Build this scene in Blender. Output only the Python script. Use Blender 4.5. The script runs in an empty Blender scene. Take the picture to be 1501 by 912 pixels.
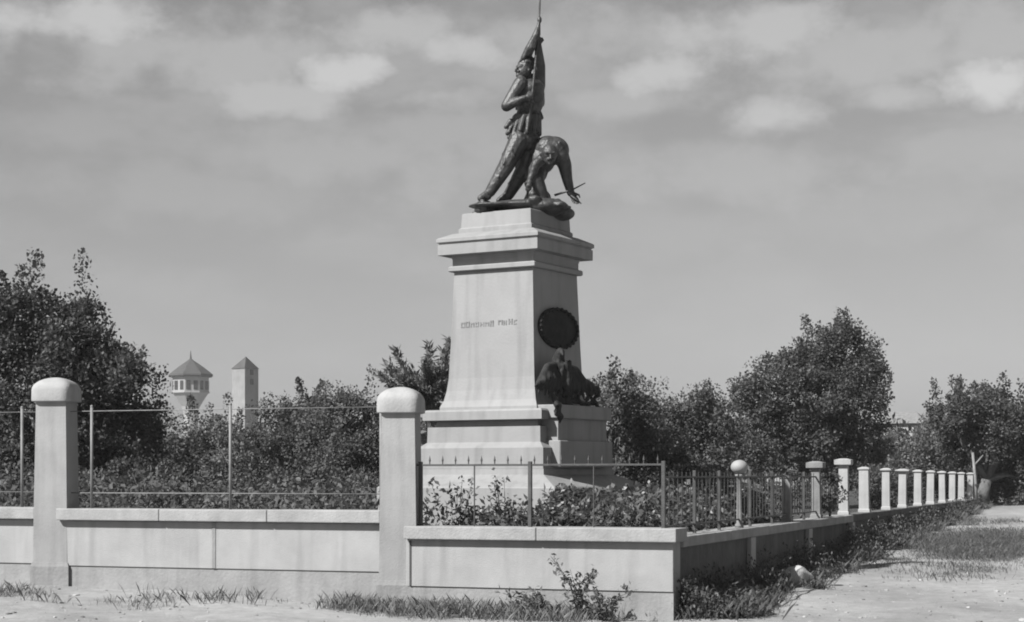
import bpy, bmesh, math, random
import numpy as np
from mathutils import Vector, Matrix, Quaternion

S = bpy.context.scene
COL = S.collection
PI = math.pi
R = math.radians
random.seed(7)
RNG = np.random.default_rng(11)

# ------------------------------------------------------------------ camera
F, CX, HY = 2600.0, 750.0, 698.0          # focal length and horizon of the photo, in its pixels
EYE = 1.6
cd = bpy.data.cameras.new('camera')
cam = bpy.data.objects.new('camera', cd)
COL.objects.link(cam)
cam.location = (0, 0, EYE)
cam.rotation_euler = (PI / 2, 0, 0)
cd.sensor_width = 36
cd.lens = 36 * F / 1501
cd.shift_y = (HY - 456) / 1501
cd.clip_end = 6000
cd.clip_start = 0.1
S.camera = cam

# ------------------------------------------------------------------ light and sky
SUN_EL, SUN_AZ = R(42), R(233)            # azimuth clockwise from +Y (view direction): behind the camera, to the left
sd = Vector((math.sin(SUN_AZ) * math.cos(SUN_EL), math.cos(SUN_AZ) * math.cos(SUN_EL), math.sin(SUN_EL)))
ld = bpy.data.lights.new('sun', 'SUN')
ld.energy = 5.0
ld.angle = R(0.6)
ld.color = (1.0, 0.995, 0.985)
sun = bpy.data.objects.new('sun', ld)
COL.objects.link(sun)
sun.rotation_euler = sd.to_track_quat('Z', 'Y').to_euler()
sun.location = (-20, -20, 30)

S.view_settings.view_transform = 'Standard'
S.view_settings.look = 'None'
S.view_settings.exposure = 0.95
S.view_settings.gamma = 1.0
S.cycles.pixel_filter_type = 'BLACKMAN_HARRIS'
S.cycles.filter_width = 1.9

W = bpy.data.worlds.new('World')
S.world = W
W.use_nodes = True
nt = W.node_tree
nt.nodes.clear()


def N(t, kind, **kw):
    n = t.nodes.new(kind)
    for k, v in kw.items():
        setattr(n, k, v)
    return n


def math_node(t, op, a, b=None, clamp=False):
    n = N(t, 'ShaderNodeMath', operation=op)
    n.use_clamp = clamp
    for i, v in enumerate((a, b)):
        if v is None:
            continue
        if isinstance(v, (int, float)):
            n.inputs[i].default_value = v
        else:
            t.links.new(v, n.inputs[i])
    return n.outputs[0]


wo = N(nt, 'ShaderNodeOutputWorld')
bg = N(nt, 'ShaderNodeBackground')
bg.inputs['Strength'].default_value = 0.0555
nt.links.new(bg.outputs[0], wo.inputs[0])
sky = N(nt, 'ShaderNodeTexSky', sky_type='NISHITA')
sky.sun_disc = False
sky.sun_elevation = SUN_EL
sky.sun_rotation = SUN_AZ
sky.air_density = 1.0
sky.dust_density = 1.2
bw = N(nt, 'ShaderNodeRGBToBW')
nt.links.new(sky.outputs[0], bw.inputs[0])
tc = N(nt, 'ShaderNodeTexCoord')
SKY_GAIN = 0.6
skyv = math_node(nt, 'MULTIPLY', bw.outputs[0], SKY_GAIN)
# even film grey: compress the horizon glow of the sky
skyv = math_node(nt, 'POWER', skyv, 0.85)
skyv = math_node(nt, 'MULTIPLY', skyv, 1.60)


def sky_noise(scale, zs, detail, rough, off):
    mp = N(nt, 'ShaderNodeMapping')
    mp.inputs['Scale'].default_value = (1, 1, zs)
    mp.inputs['Location'].default_value = off
    nt.links.new(tc.outputs['Generated'], mp.inputs[0])
    n = N(nt, 'ShaderNodeTexNoise')
    n.inputs['Scale'].default_value = scale
    n.inputs['Detail'].default_value = detail
    n.inputs['Roughness'].default_value = rough
    nt.links.new(mp.outputs[0], n.inputs['Vector'])
    return n.outputs[0]


nz = sky_noise(9.0, 2.2, 6, 0.55, (3.1, 0.4, 7.7))
nzf = sky_noise(20.0, 1.5, 7, 0.6, (1.3, 5.2, 2.2))
# clouds seen in the photo, as soft heaps at their directions: pixel x, y, half width, half height, strength
CLOUDS = [(505, 105, 90, 34, .66), (680, 80, 95, 44, .55), (560, 45, 140, 44, .45), (130, 28, 200, 40, .6), (420, 145, 120, 30, .45),
          (640, 140, 130, 30, .35),
          (1440, 122, 95, 36, .75), (1330, 142, 90, 24, .4), (1130, 178, 80, 32, .5), (965, 106, 80, 32, .55), (1110, 40, 170, 50, .5),
          (1230, 70, 90, 40, .35), (900, 150, 150, 30, .3),
          (300, 70, 360, 70, .36), (820, 60, 280, 70, .34), (1350, 60, 280, 70, .36), (650, 190, 300, 40, .2), (1400, 210, 170, 34, .2), (150, 190, 220, 40, .15),
          (1100, 250, 260, 56, .22), (960, 330, 240, 44, .1), (520, 230, 260, 56, .22), (1330, 300, 260, 44, .1), (250, 280, 280, 50, .14)]
acc = None
for (px, py, rx, ry, st) in CLOUDS:
    d = Vector(((px - CX) / F, 1.0, (HY - py) / F)).normalized()
    sb = N(nt, 'ShaderNodeVectorMath', operation='SUBTRACT')
    nt.links.new(tc.outputs['Generated'], sb.inputs[0])
    sb.inputs[1].default_value = d
    ml = N(nt, 'ShaderNodeVectorMath', operation='MULTIPLY')
    nt.links.new(sb.outputs[0], ml.inputs[0])
    ml.inputs[1].default_value = (F / rx, 6.0, F / ry)
    ln = N(nt, 'ShaderNodeVectorMath', operation='LENGTH')
    nt.links.new(ml.outputs[0], ln.inputs[0])
    v = math_node(nt, 'ADD', ln.outputs['Value'], math_node(nt, 'MULTIPLY', math_node(nt, 'SUBTRACT', nzf, 0.5), 3.2))
    mr = N(nt, 'ShaderNodeMapRange', interpolation_type='SMOOTHSTEP')
    nt.links.new(v, mr.inputs[0])
    mr.inputs[1].default_value = 1.35
    mr.inputs[2].default_value = 0.1
    mr.inputs[3].default_value = 0.0
    mr.inputs[4].default_value = st
    acc = mr.outputs[0] if acc is None else math_node(nt, 'MAXIMUM', acc, mr.outputs[0])
mr = N(nt, 'ShaderNodeMapRange', interpolation_type='SMOOTHSTEP')
nt.links.new(nz, mr.inputs[0])
mr.inputs[1].default_value = 0.42
mr.inputs[2].default_value = 0.72
mr.inputs[3].default_value = 0.0
mr.inputs[4].default_value = 0.28
sepz = N(nt, 'ShaderNodeSeparateXYZ')
nt.links.new(tc.outputs['Generated'], sepz.inputs[0])
mz = N(nt, 'ShaderNodeMapRange', interpolation_type='SMOOTHSTEP')      # the wisps thin out towards the horizon
nt.links.new(sepz.outputs['Z'], mz.inputs[0])
mz.inputs[1].default_value = 0.06
mz.inputs[2].default_value = 0.24
mz.inputs[3].default_value = 0.25
mz.inputs[4].default_value = 1.0
wisps = math_node(nt, 'MULTIPLY', mr.outputs[0], mz.outputs[0])
acc = math_node(nt, 'MAXIMUM', acc, wisps)
cl = N(nt, 'ShaderNodeMix', data_type='FLOAT')
nt.links.new(acc, cl.inputs[0])
nt.links.new(skyv, cl.inputs[2])
cl.inputs[3].default_value = 6.7
nt.links.new(cl.outputs[0], bg.inputs['Color'])


# ------------------------------------------------------------------ helpers
def at(px, py, Y):
    """the point that the photo shows at a pixel, at depth Y"""
    return Vector(((px - CX) * Y / F, Y, EYE + (HY - py) * Y / F))


def smooth(a, b, x):
    t = np.clip((x - a) / (b - a), 0, 1)
    return t * t * (3 - 2 * t)


def ground_z(x, y):
    x = np.asarray(x, float)
    y = np.asarray(y, float)
    base = 0.02 * (np.clip(y, 17, 66) - 20.5) + 0.025 * np.clip(-x, 0, 12) - 0.03
    rough = 0.012 * np.sin(2.1 * x + 1.3 * y) + 0.010 * np.sin(3.7 * x - 2.3 * y + 1) + 0.008 * np.sin(6.1 * y + 4.2 * x)
    return base + rough


def gz(x, y):
    return float(ground_z(x, y))


def on_ground(px, py):
    Y = 20.0
    for _ in range(40):
        x = (px - CX) * Y / F
        z = gz(x, Y)
        Yn = (EYE - z) * F / max(py - HY, 1)
        Y = 0.6 * Y + 0.4 * Yn
    return Vector(((px - CX) * Y / F, Y, gz((px - CX) * Y / F, Y)))


def grey(name, v, rough=0.85, var=0.0, scale=4.0, bump=0.0, bscale=40.0, spec=0.3, metal=0.0, stain=0.0, island=0.0, detail=6, crack=0.0):
    m = bpy.data.materials.new(name)
    m.use_nodes = True
    t = m.node_tree
    b = t.nodes['Principled BSDF']
    b.inputs['Roughness'].default_value = rough
    b.inputs['Specular IOR Level'].default_value = spec
    b.inputs['Metallic'].default_value = metal
    co = N(t, 'ShaderNodeTexCoord')
    val = None
    if var:
        n = N(t, 'ShaderNodeTexNoise')
        n.inputs['Scale'].default_value = scale
        n.inputs['Detail'].default_value = detail
        n.inputs['Roughness'].default_value = 0.62
        t.links.new(co.outputs['Object'], n.inputs['Vector'])
        k = N(t, 'ShaderNodeMapRange')
        t.links.new(n.outputs[0], k.inputs[0])
        k.inputs[1].default_value = 0.3
        k.inputs[2].default_value = 0.7
        k.inputs[3].default_value = v * (1 - var)
        k.inputs[4].default_value = v * (1 + var)
        val = k.outputs[0]
    if stain:
        # rain streaks: noise stretched along z
        mp = N(t, 'ShaderNodeMapping')
        mp.inputs['Scale'].default_value = (5, 5, 0.55)
        t.links.new(co.outputs['Object'], mp.inputs[0])
        n = N(t, 'ShaderNodeTexNoise')
        n.inputs['Scale'].default_value = 1.3
        n.inputs['Detail'].default_value = 5
        t.links.new(mp.outputs[0], n.inputs['Vector'])
        k = N(t, 'ShaderNodeMapRange')
        t.links.new(n.outputs[0], k.inputs[0])
        k.inputs[1].default_value = 0.48
        k.inputs[2].default_value = 0.75
        k.inputs[3].default_value = 1.0
        k.inputs[4].default_value = 1 - stain
        val = math_node(t, 'MULTIPLY', val if val is not None else v, k.outputs[0])
    if island:
        g = N(t, 'ShaderNodeNewGeometry')
        k = N(t, 'ShaderNodeMapRange')
        t.links.new(g.outputs['Random Per Island'], k.inputs[0])
        k.inputs[3].default_value = 1 - island
        k.inputs[4].default_value = 1 + island
        val = math_node(t, 'MULTIPLY', val if val is not None else v, k.outputs[0])
    if crack:
        wn = N(t, 'ShaderNodeTexNoise')
        wn.inputs['Scale'].default_value = 2.5
        wn.inputs['Detail'].default_value = 4
        t.links.new(co.outputs['Object'], wn.inputs['Vector'])
        ad = N(t, 'ShaderNodeVectorMath', operation='MULTIPLY_ADD')
        t.links.new(wn.outputs['Color'], ad.inputs[0])
        ad.inputs[1].default_value = (0.22, 0.22, 0.22)
        t.links.new(co.outputs['Object'], ad.inputs[2])
        vo = N(t, 'ShaderNodeTexVoronoi', feature='DISTANCE_TO_EDGE')
        vo.inputs['Scale'].default_value = 0.8
        t.links.new(ad.outputs[0], vo.inputs['Vector'])
        k = N(t, 'ShaderNodeMapRange')
        t.links.new(vo.outputs['Distance'], k.inputs[0])
        k.inputs[1].default_value = 0.0
        k.inputs[2].default_value = 0.007
        k.inputs[3].default_value = 1 - crack
        k.inputs[4].default_value = 1.0
        k2 = N(t, 'ShaderNodeMapRange')
        t.links.new(wn.outputs[0], k2.inputs[0])
        k2.inputs[1].default_value = 0.50
        k2.inputs[2].default_value = 0.58
        mxx = N(t, 'ShaderNodeMix', data_type='FLOAT')
        t.links.new(k2.outputs[0], mxx.inputs[0])
        mxx.inputs[2].default_value = 1.0
        t.links.new(k.outputs[0], mxx.inputs[3])
        val = math_node(t, 'MULTIPLY', val if val is not None else v, mxx.outputs[0])
    if val is None:
        b.inputs['Base Color'].default_value = (v, v, v, 1)
    else:
        t.links.new(val, b.inputs['Base Color'])
    if bump:
        n = N(t, 'ShaderNodeTexNoise')
        n.inputs['Scale'].default_value = bscale
        n.inputs['Detail'].default_value = 5
        t.links.new(co.outputs['Object'], n.inputs['Vector'])
        bp = N(t, 'ShaderNodeBump')
        bp.inputs['Strength'].default_value = bump
        bp.inputs['Distance'].default_value = 0.02
        t.links.new(n.outputs[0], bp.inputs['Height'])
        t.links.new(bp.outputs[0], b.inputs['Normal'])
    return m


def leaf_mat(name, v, island=0.25, trans=0.3):
    m = bpy.data.materials.new(name)
    m.use_nodes = True
    t = m.node_tree
    t.nodes.clear()
    o = N(t, 'ShaderNodeOutputMaterial')
    g = N(t, 'ShaderNodeNewGeometry')
    k = N(t, 'ShaderNodeMapRange')
    t.links.new(g.outputs['Random Per Island'], k.inputs[0])
    k.inputs[3].default_value = v * (1 - island)
    k.inputs[4].default_value = v * (1 + island)
    p = N(t, 'ShaderNodeBsdfPrincipled')
    p.inputs['Roughness'].default_value = 0.5
    p.inputs['Specular IOR Level'].default_value = 0.15
    tr = N(t, 'ShaderNodeBsdfTranslucent')
    t.links.new(k.outputs[0], p.inputs['Base Color'])
    t.links.new(k.outputs[0], tr.inputs['Color'])
    mx = N(t, 'ShaderNodeMixShader')
    mx.inputs[0].default_value = trans
    t.links.new(p.outputs[0], mx.inputs[1])
    t.links.new(tr.outputs[0], mx.inputs[2])
    t.links.new(mx.outputs[0], o.inputs[0])
    return m


M = {
    'plaster': grey('lime_plaster', 0.245, 0.9, 0.13, 1.6, 0.22, 55, stain=0.2),
    'plinth': grey('cement_plinth', 0.20, 0.9, 0.16, 2.5, 0.4, 24, stain=0.2),
    'coping': grey('coping_stone', 0.23, 0.9, 0.18, 3.0, 0.35, 35, stain=0.12),
    'stone': grey('dressed_stone', 0.205, 0.75, 0.09, 1.3, 0.15, 26, stain=0.22, crack=0.0),
    'bronze': grey('dark_bronze', 0.036, 0.5, 0.65, 7.0, 0.7, 22, spec=0.5, metal=0.15, stain=0.1),
    'shade_toned_wall': grey('shade_toned_roadside_wall', 0.09, 0.95, 0.3, 2.2, 0.6, 14, stain=0.3),  # base grey darkened to carry the side wall's shade; streaks are stain
    'soil': grey('garden_soil', 0.04, 0.95, 0.35, 1.2, 0.6, 12),
    'iron': grey('black_iron', 0.05, 0.6, 0.3, 8.0, 0.2, 60),
    'pipe': grey('weathered_pipe', 0.16, 0.6, 0.25, 6.0, 0.1, 60, stain=0.25),
    'white': grey('white_paint', 0.28, 0.8, 0.10, 4.0, 0.25, 40, stain=0.15),
    'globe': grey('white_globe', 0.22, 0.7, 0.04, 6.0, spec=0.5),
    'rock': grey('pale_limestone', 0.34, 0.9, 0.2, 5.0, 0.6, 18),
    'bark': grey('bark', 0.09, 0.95, 0.35, 9.0, 0.8, 20),
    'tower': grey('tower_render', 0.25, 0.9, 0.08, 0.5),
    'tower_dull': grey('grey_render', 0.19, 0.9, 0.15, 0.5, stain=0.3),
    'slate': grey('dark_roofing', 0.05, 0.8, 0.2, 1.0, 0.3, 6),
    'pane': grey('dark_glass', 0.03, 0.15, spec=0.5),
    'letters': grey('blackened_letters', 0.16, 0.7, 0.3, 20.0),
    'leaf_dark': leaf_mat('dark_leaves', 0.070),
    'leaf': leaf_mat('mid_leaves', 0.085),
    'leaf_pale': leaf_mat('pale_leaves', 0.115),
    'weed': leaf_mat('weed_leaves', 0.09, 0.4),
    'petal': leaf_mat('pale_petals', 0.26, 0.2, 0.3),
    'dry': leaf_mat('dry_grass', 0.13, 0.5),
}


def ground_mat():
    m = bpy.data.materials.new('packed_earth')
    m.use_nodes = True
    t = m.node_tree
    b = t.nodes['Principled BSDF']
    b.inputs['Roughness'].default_value = 0.95
    b.inputs['Specular IOR Level'].default_value = 0.1
    co = N(t, 'ShaderNodeTexCoord')

    def nz(s, d, r, sc=(1, 1, 1)):
        mp = N(t, 'ShaderNodeMapping')
        mp.inputs['Scale'].default_value = sc
        t.links.new(co.outputs['Object'], mp.inputs[0])
        n = N(t, 'ShaderNodeTexNoise')
        n.inputs['Scale'].default_value = s
        n.inputs['Detail'].default_value = d
        n.inputs['Roughness'].default_value = r
        t.links.new(mp.outputs[0], n.inputs['Vector'])
        return n.outputs[0]

    def rng(x, a, bb, c, d):
        k = N(t, 'ShaderNodeMapRange')
        t.links.new(x, k.inputs[0])
        for i, v in enumerate((a, bb, c, d)):
            k.inputs[i + 1].default_value = v
        return k.outputs[0]
    big = rng(nz(0.45, 6, 0.6, (1, 0.5, 1)), 0.38, 0.66, 1.06, 0.70)
    mid = rng(nz(5.0, 8, 0.7), 0.3, 0.7, 0.8, 1.15)
    v = math_node(t, 'MULTIPLY', math_node(t, 'MULTIPLY', big, mid), 0.255)
    t.links.new(v, b.inputs['Base Color'])
    bp = N(t, 'ShaderNodeBump')
    bp.inputs['Strength'].default_value = 0.7
    bp.inputs['Distance'].default_value = 0.03
    t.links.new(nz(14, 8, 0.7), bp.inputs['Height'])
    t.links.new(bp.outputs[0], b.inputs['Normal'])
    return m


M['earth'] = ground_mat()


def link(name, me, mat=None, parent=None):
    o = bpy.data.objects.new(name, me)
    COL.objects.link(o)
    if mat is not None and not me.materials:
        me.materials.append(mat)
    if parent is not None:
        o.parent = parent
    return o


def tag(o, label=None, cat=None, group=None, kind=None):
    if label:
        o['label'] = label
    if cat:
        o['category'] = cat
    if group:
        o['group'] = group
    if kind:
        o['kind'] = kind
    return o


def thing(name, label, cat, loc=(0, 0, 0), rotz=0.0, group=None):
    o = bpy.data.objects.new(name, None)
    COL.objects.link(o)
    o.location = loc
    o.rotation_euler = (0, 0, rotz)
    o.empty_display_size = 0.2
    return tag(o, label, cat, group)


class MB:
    """collects shapes in one bmesh"""

    def __init__(self):
        self.b = bmesh.new()

    def box(self, x0, x1, y0, y1, z0, z1, bevel=0.0, mat=None, seg=1):
        t = bmesh.new()
        bmesh.ops.create_cube(t, size=1)
        for v in t.verts:
            v.co = Vector((x0 + (v.co.x + .5) * (x1 - x0), y0 + (v.co.y + .5) * (y1 - y0), z0 + (v.co.z + .5) * (z1 - z0)))
        if bevel:
            bmesh.ops.bevel(t, geom=list(t.edges), offset=bevel, segments=seg, affect='EDGES', profile=0.5)
        self._add(t, mat)
        return self

    def frustum(self, h0, h1, z0, z1, c=(0, 0)):
        """square frustum: half widths h0 at z0, h1 at z1"""
        t = bmesh.new()
        vs = []
        for h, z in ((h0, z0), (h1, z1)):
            for sx, sy in ((-1, -1), (1, -1), (1, 1), (-1, 1)):
                vs.append(t.verts.new((c[0] + sx * h, c[1] + sy * h, z)))
        t.faces.new((vs[3], vs[2], vs[1], vs[0]))
        t.faces.new(vs[4:])
        for i in range(4):
            j = (i + 1) % 4
            t.faces.new((vs[i], vs[j], vs[4 + j], vs[4 + i]))
        self._add(t)
        return self

    def stack(self, prof, c=(0, 0)):
        """square profile: list of (half width, z) from the bottom up, one closed shell"""
        t = bmesh.new()
        rings = []
        for h, z in prof:
            rings.append([t.verts.new((c[0] + sx * h, c[1] + sy * h, z)) for sx, sy in ((-1, -1), (1, -1), (1, 1), (-1, 1))])
        t.faces.new(rings[0][::-1])
        t.faces.new(rings[-1])
        for a, b in zip(rings, rings[1:]):
            for i in range(4):
                j = (i + 1) % 4
                t.faces.new((a[i], a[j], b[j], b[i]))
        self._add(t)
        return self

    def lathe(self, prof, n=12, c=(0, 0), rot=0.0):
        t = bmesh.new()
        rings = []
        for r, z in prof:
            rings.append([t.verts.new((c[0] + max(r, 1e-4) * math.cos(rot + 2 * PI * i / n), c[1] + max(r, 1e-4) * math.sin(rot + 2 * PI * i / n), z)) for i in range(n)])
        t.faces.new(rings[0][::-1])
        t.faces.new(rings[-1])
        for a, b in zip(rings, rings[1:]):
            for i in range(n):
                j = (i + 1) % n
                t.faces.new((a[i], a[j], b[j], b[i]))
        self._add(t)
        return self

    def tube(self, pts, rad, n=6):
        pts = [Vector(p) for p in pts]
        if isinstance(rad, (int, float)):
            rad = [rad] * len(pts)
        t = bmesh.new()
        rings = []
        for i, p in enumerate(pts):
            d = (pts[min(i + 1, len(pts) - 1)] - pts[max(i - 1, 0)])
            if d.length < 1e-6:
                d = Vector((0, 0, 1))
            q = d.to_track_quat('Z', 'Y')
            rings.append([t.verts.new(p + q @ Vector((rad[i] * math.cos(2 * PI * k / n), rad[i] * math.sin(2 * PI * k / n), 0))) for k in range(n)])
        t.faces.new(rings[0][::-1])
        t.faces.new(rings[-1])
        for a, b in zip(rings, rings[1:]):
            for i in range(n):
                j = (i + 1) % n
                t.faces.new((a[i], a[j], b[j], b[i]))
        self._add(t)
        return self

    def ball(self, p, r, sub=2, sc=(1, 1, 1), rot=None):
        t = bmesh.new()
        bmesh.ops.create_icosphere(t, subdivisions=sub, radius=1)
        for v in t.verts:
            q = Vector((v.co.x * r * sc[0], v.co.y * r * sc[1], v.co.z * r * sc[2]))
            if rot is not None:
                q = rot @ q
            v.co = q + Vector(p)
        self._add(t)
        return self

    def cone(self, a, b, ra, rb, n=12):
        """limb piece with round ends, for bodies that are fused afterwards"""
        self.tube([a, b], [ra, rb], n)
        self.ball(a, ra, 2)
        self.ball(b, rb, 2)
        return self

    def chain(self, pts, n=12):
        for (a, ra), (b, rb) in zip(pts, pts[1:]):
            self.cone(a, b, ra, rb, n)
        return self

    def _add(self, t, mat=None):
        if mat is not None:
            bmesh.ops.transform(t, matrix=mat, verts=list(t.verts))
        me = bpy.data.meshes.new('t')
        t.to_mesh(me)
        t.free()
        self.b.from_mesh(me)
        bpy.data.meshes.remove(me)

    def mesh(self, name, smooth_shade=False):
        me = bpy.data.meshes.new(name)
        bmesh.ops.recalc_face_normals(self.b, faces=list(self.b.faces))
        self.b.to_mesh(me)
        self.b.free()
        if smooth_shade:
            me.polygons.foreach_set('use_smooth', [True] * len(me.polygons))
        return me

    def build(self, name, mat, parent=None, smooth_shade=False):
        return link(name, self.mesh(name, smooth_shade), mat, parent)

    def fused(self, name, mat, parent=None, voxel=0.014, it=5):
        """one continuous skin round all the shapes collected"""
        me = self.mesh(name)
        o = bpy.data.objects.new('tmp', me)
        COL.objects.link(o)
        md = o.modifiers.new('r', 'REMESH')
        md.mode = 'VOXEL'
        md.voxel_size = voxel
        ms = o.modifiers.new('s', 'SMOOTH')
        ms.factor = 0.5
        ms.iterations = it
        dg = bpy.context.evaluated_depsgraph_get()
        out = bpy.data.meshes.new_from_object(o.evaluated_get(dg))
        bpy.data.objects.remove(o)
        out.name = name
        out.materials.clear()
        out.polygons.foreach_set('use_smooth', [True] * len(out.polygons))
        return link(name, out, mat, parent)


def quads(name, V, mat, parent=None, kind=None):
    """V: (n,4,3) array of leaf quads -> one mesh"""
    n = len(V)
    me = bpy.data.meshes.new(name)
    me.vertices.add(4 * n)
    me.vertices.foreach_set('co', V.reshape(-1).astype(np.float32))
    me.loops.add(4 * n)
    me.loops.foreach_set('vertex_index', np.arange(4 * n, dtype=np.int32))
    me.polygons.add(n)
    me.polygons.foreach_set('loop_start', np.arange(0, 4 * n, 4, dtype=np.int32))
    me.polygons.foreach_set('loop_total', np.full(n, 4, dtype=np.int32))
    me.update()
    me.validate()
    o = link(name, me, mat, parent)
    if kind:
        o['kind'] = kind
    return o


def leaves_at(P, size, up=0.35, aspect=0.45, direc=None, spread=1.0):
    """leaf quads (kite-shaped, slightly folded) at points P"""
    n = len(P)
    d = RNG.normal(size=(n, 3)) * spread
    if direc is not None:
        d = d + direc
    d /= np.linalg.norm(d, axis=1, keepdims=True) + 1e-9
    nrm = RNG.normal(size=(n, 3))
    nrm[:, 2] = np.abs(nrm[:, 2]) + up
    if direc is not None:
        dn = np.asarray(direc, float)
        nrm = nrm * 0.55 + dn / (np.linalg.norm(dn, axis=1, keepdims=True) + 1e-9) * 1.1
    s = np.cross(d, nrm)
    s /= np.linalg.norm(s, axis=1, keepdims=True) + 1e-9
    L = size * RNG.uniform(0.6, 1.4, size=(n, 1))
    Wd = L * aspect
    nn = np.cross(s, d)
    V = np.empty((n, 4, 3))
    V[:, 0] = P
    V[:, 1] = P + d * L * 0.45 + s * Wd * 0.5 + nn * L * 0.08
    V[:, 2] = P + d * L
    V[:, 3] = P + d * L * 0.5 - s * Wd * 0.5 + nn * L * 0.08
    return V


def ball_points(n):
    v = RNG.normal(size=(n, 3))
    v /= np.linalg.norm(v, axis=1, keepdims=True)
    return v


def crown_points(lobes, density, clump, leaf_n, sprig=0.25):
    """lobes: (centre Vector, rx, ry, rz). Clumps sit mostly near each lobe's skin, some stick out as upright sprigs."""
    out, dirs = [], []
    for (c, rx, ry, rz) in lobes:
        area = (rx * rz + rx * ry + ry * rz) * 4
        k = max(6, int(area * density))
        v = ball_points(k)
        r = RNG.uniform(0.35, 1.0, size=(k, 1)) ** 0.5
        r *= RNG.uniform(0.82, 1.12, size=(k, 1))
        cen = v * r * np.array([rx, ry, rz]) + np.array(c)
        for i in range(k):
            m = int(leaf_n * RNG.uniform(0.5, 1.5))
            cr = clump * RNG.uniform(0.6, 1.5)
            q = ball_points(m) * (RNG.random(size=(m, 1)) ** 0.4) * cr
            if RNG.random() < sprig and v[i][2] > -0.2:
                ax = v[i] * 0.5 + np.array([RNG.normal() * .25, RNG.normal() * .25, 1.0])
                ax /= np.linalg.norm(ax)
                tt = RNG.uniform(-0.6, 1.8, size=(m, 1)) * cr
                q = q * np.clip(0.7 - 0.25 * tt / cr, 0.12, 1) + ax * tt
                dd = q / cr * 0.6 + ax * 0.8
            else:
                q[:, 2] *= 0.75
                dd = q / cr * 0.9 + v[i] * 0.25 + np.array([0, 0, 0.3])
            out.append(cen[i] + q)
            dirs.append(dd)
    return np.concatenate(out), np.concatenate(dirs)


def tree(name, label, cat, base, Y, lobes_px, mat, leaf=0.16, density=2.2, clump=0.34, leaf_n=26, sprig=0.25, trunk=0.14, group=None, depth_k=0.9, fork=0.35, jit=0.5):
    """base: pixel column of the trunk's foot at depth Y; lobes in photo pixels (x, y, half width, half height)"""
    s = Y / F
    bx = (base - CX) * s
    b = Vector((bx, Y, gz(bx, Y) - 0.05))
    t = thing(name, label, cat, b, 0, group)
    lobes = []
    for i, (px, py, rx, ry) in enumerate(lobes_px):
        p = at(px, py, Y + RNG.uniform(-jit, jit)) - b
        lobes.append((p, rx * s, max(rx, ry) * s * depth_k, ry * s))
    P, D = crown_points(lobes, density * 0.95, clump * 1.3, int(leaf_n * 7.2), sprig)
    quads('crown', leaves_at(P, leaf * 0.40, direc=D, aspect=0.8), M[mat], t)
    mb = MB()
    top = sum((l[0] for l in lobes), Vector()) / len(lobes)
    fk = Vector((top.x * 0.4, top.y * 0.4, max(0.25, top.z * fork)))
    mb.tube([Vector((0, 0, -0.1)), Vector((0.02, 0, fk.z * .5)), fk], [trunk * 1.25, trunk, trunk * 0.85], 8)
    for (p, rx, ry, rz) in lobes:
        mid = (fk + p) / 2 + Vector((RNG.normal() * .08, RNG.normal() * .08, 0.12))
        mb.tube([fk, mid, p, p + Vector((RNG.normal() * rx * .3, RNG.normal() * ry * .3, rz * .8))], [trunk * .6, trunk * .42, trunk * .24, trunk * .07], 6)
    mb.build('trunk', M['bark'], t, True)
    return t


# ------------------------------------------------------------------ the setting: ground
def axis(parts):
    out = []
    for a, b, s in parts:
        out += list(np.arange(a, b, s))
    out.append(parts[-1][1])
    return np.array(out)


gx = axis([(-1500, -100, 200), (-100, -16, 8), (-16, 18, 0.16), (18, 100, 8), (100, 1500, 200)])
gy = axis([(-60, 12, 6), (12, 40, 0.16), (40, 66, 0.5), (66, 200, 12), (200, 3000, 280)])
GX, GY = np.meshgrid(gx, gy)
GZ = ground_z(GX, GY)
nx, ny = len(gx), len(gy)
me = bpy.data.meshes.new('ground')
vv = np.stack([GX, GY, GZ], -1).reshape(-1, 3)
idx = np.arange(nx * ny).reshape(ny, nx)
ff = np.stack([idx[:-1, :-1], idx[:-1, 1:], idx[1:, 1:], idx[1:, :-1]], -1).reshape(-1, 4)
me.vertices.add(len(vv))
me.vertices.foreach_set('co', vv.reshape(-1).astype(np.float32))
me.loops.add(ff.size)
me.loops.foreach_set('vertex_index', ff.reshape(-1).astype(np.int32))
me.polygons.add(len(ff))
me.polygons.foreach_set('loop_start', np.arange(0, ff.size, 4, dtype=np.int32))
me.polygons.foreach_set('loop_total', np.full(len(ff), 4, dtype=np.int32))
me.polygons.foreach_set('use_smooth', [True] * len(ff))
me.update()
tag(link('ground', me, M['earth']), kind='structure')

# ------------------------------------------------------------------ the boundary wall: local x runs along the street front, local y back along the side road
P0 = Vector((1.85, 20.3, 0))
WR = math.atan2(-0.343, 0.939)
WU = Vector((math.cos(WR), math.sin(WR), 0))
WV = Vector((-math.sin(WR), math.cos(WR), 0))


def wl(x, y, z=0.0):
    p = P0 + WU * x + WV * y
    return Vector((p.x, p.y, z))


def along(x0, x1, y, mbuild, seg):
    pass


def front_wall(label, x0, x1, face, top, thick=0.30, plinth_top=0.43, cop=0.16):
    t = thing('boundary_wall', label, 'wall', wl(x0, face, 0), WR)
    L = x1 - x0
    lo = -0.35
    MB().box(0, L, -0.018, thick, plinth_top, top - cop, 0.006).build('wall_body', M['plaster'], t)
    MB().box(0.002, L - 0.002, 0, thick - 0.01, lo, plinth_top - 0.002).build('plinth', M['plinth'], t)
    return t, L


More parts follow.
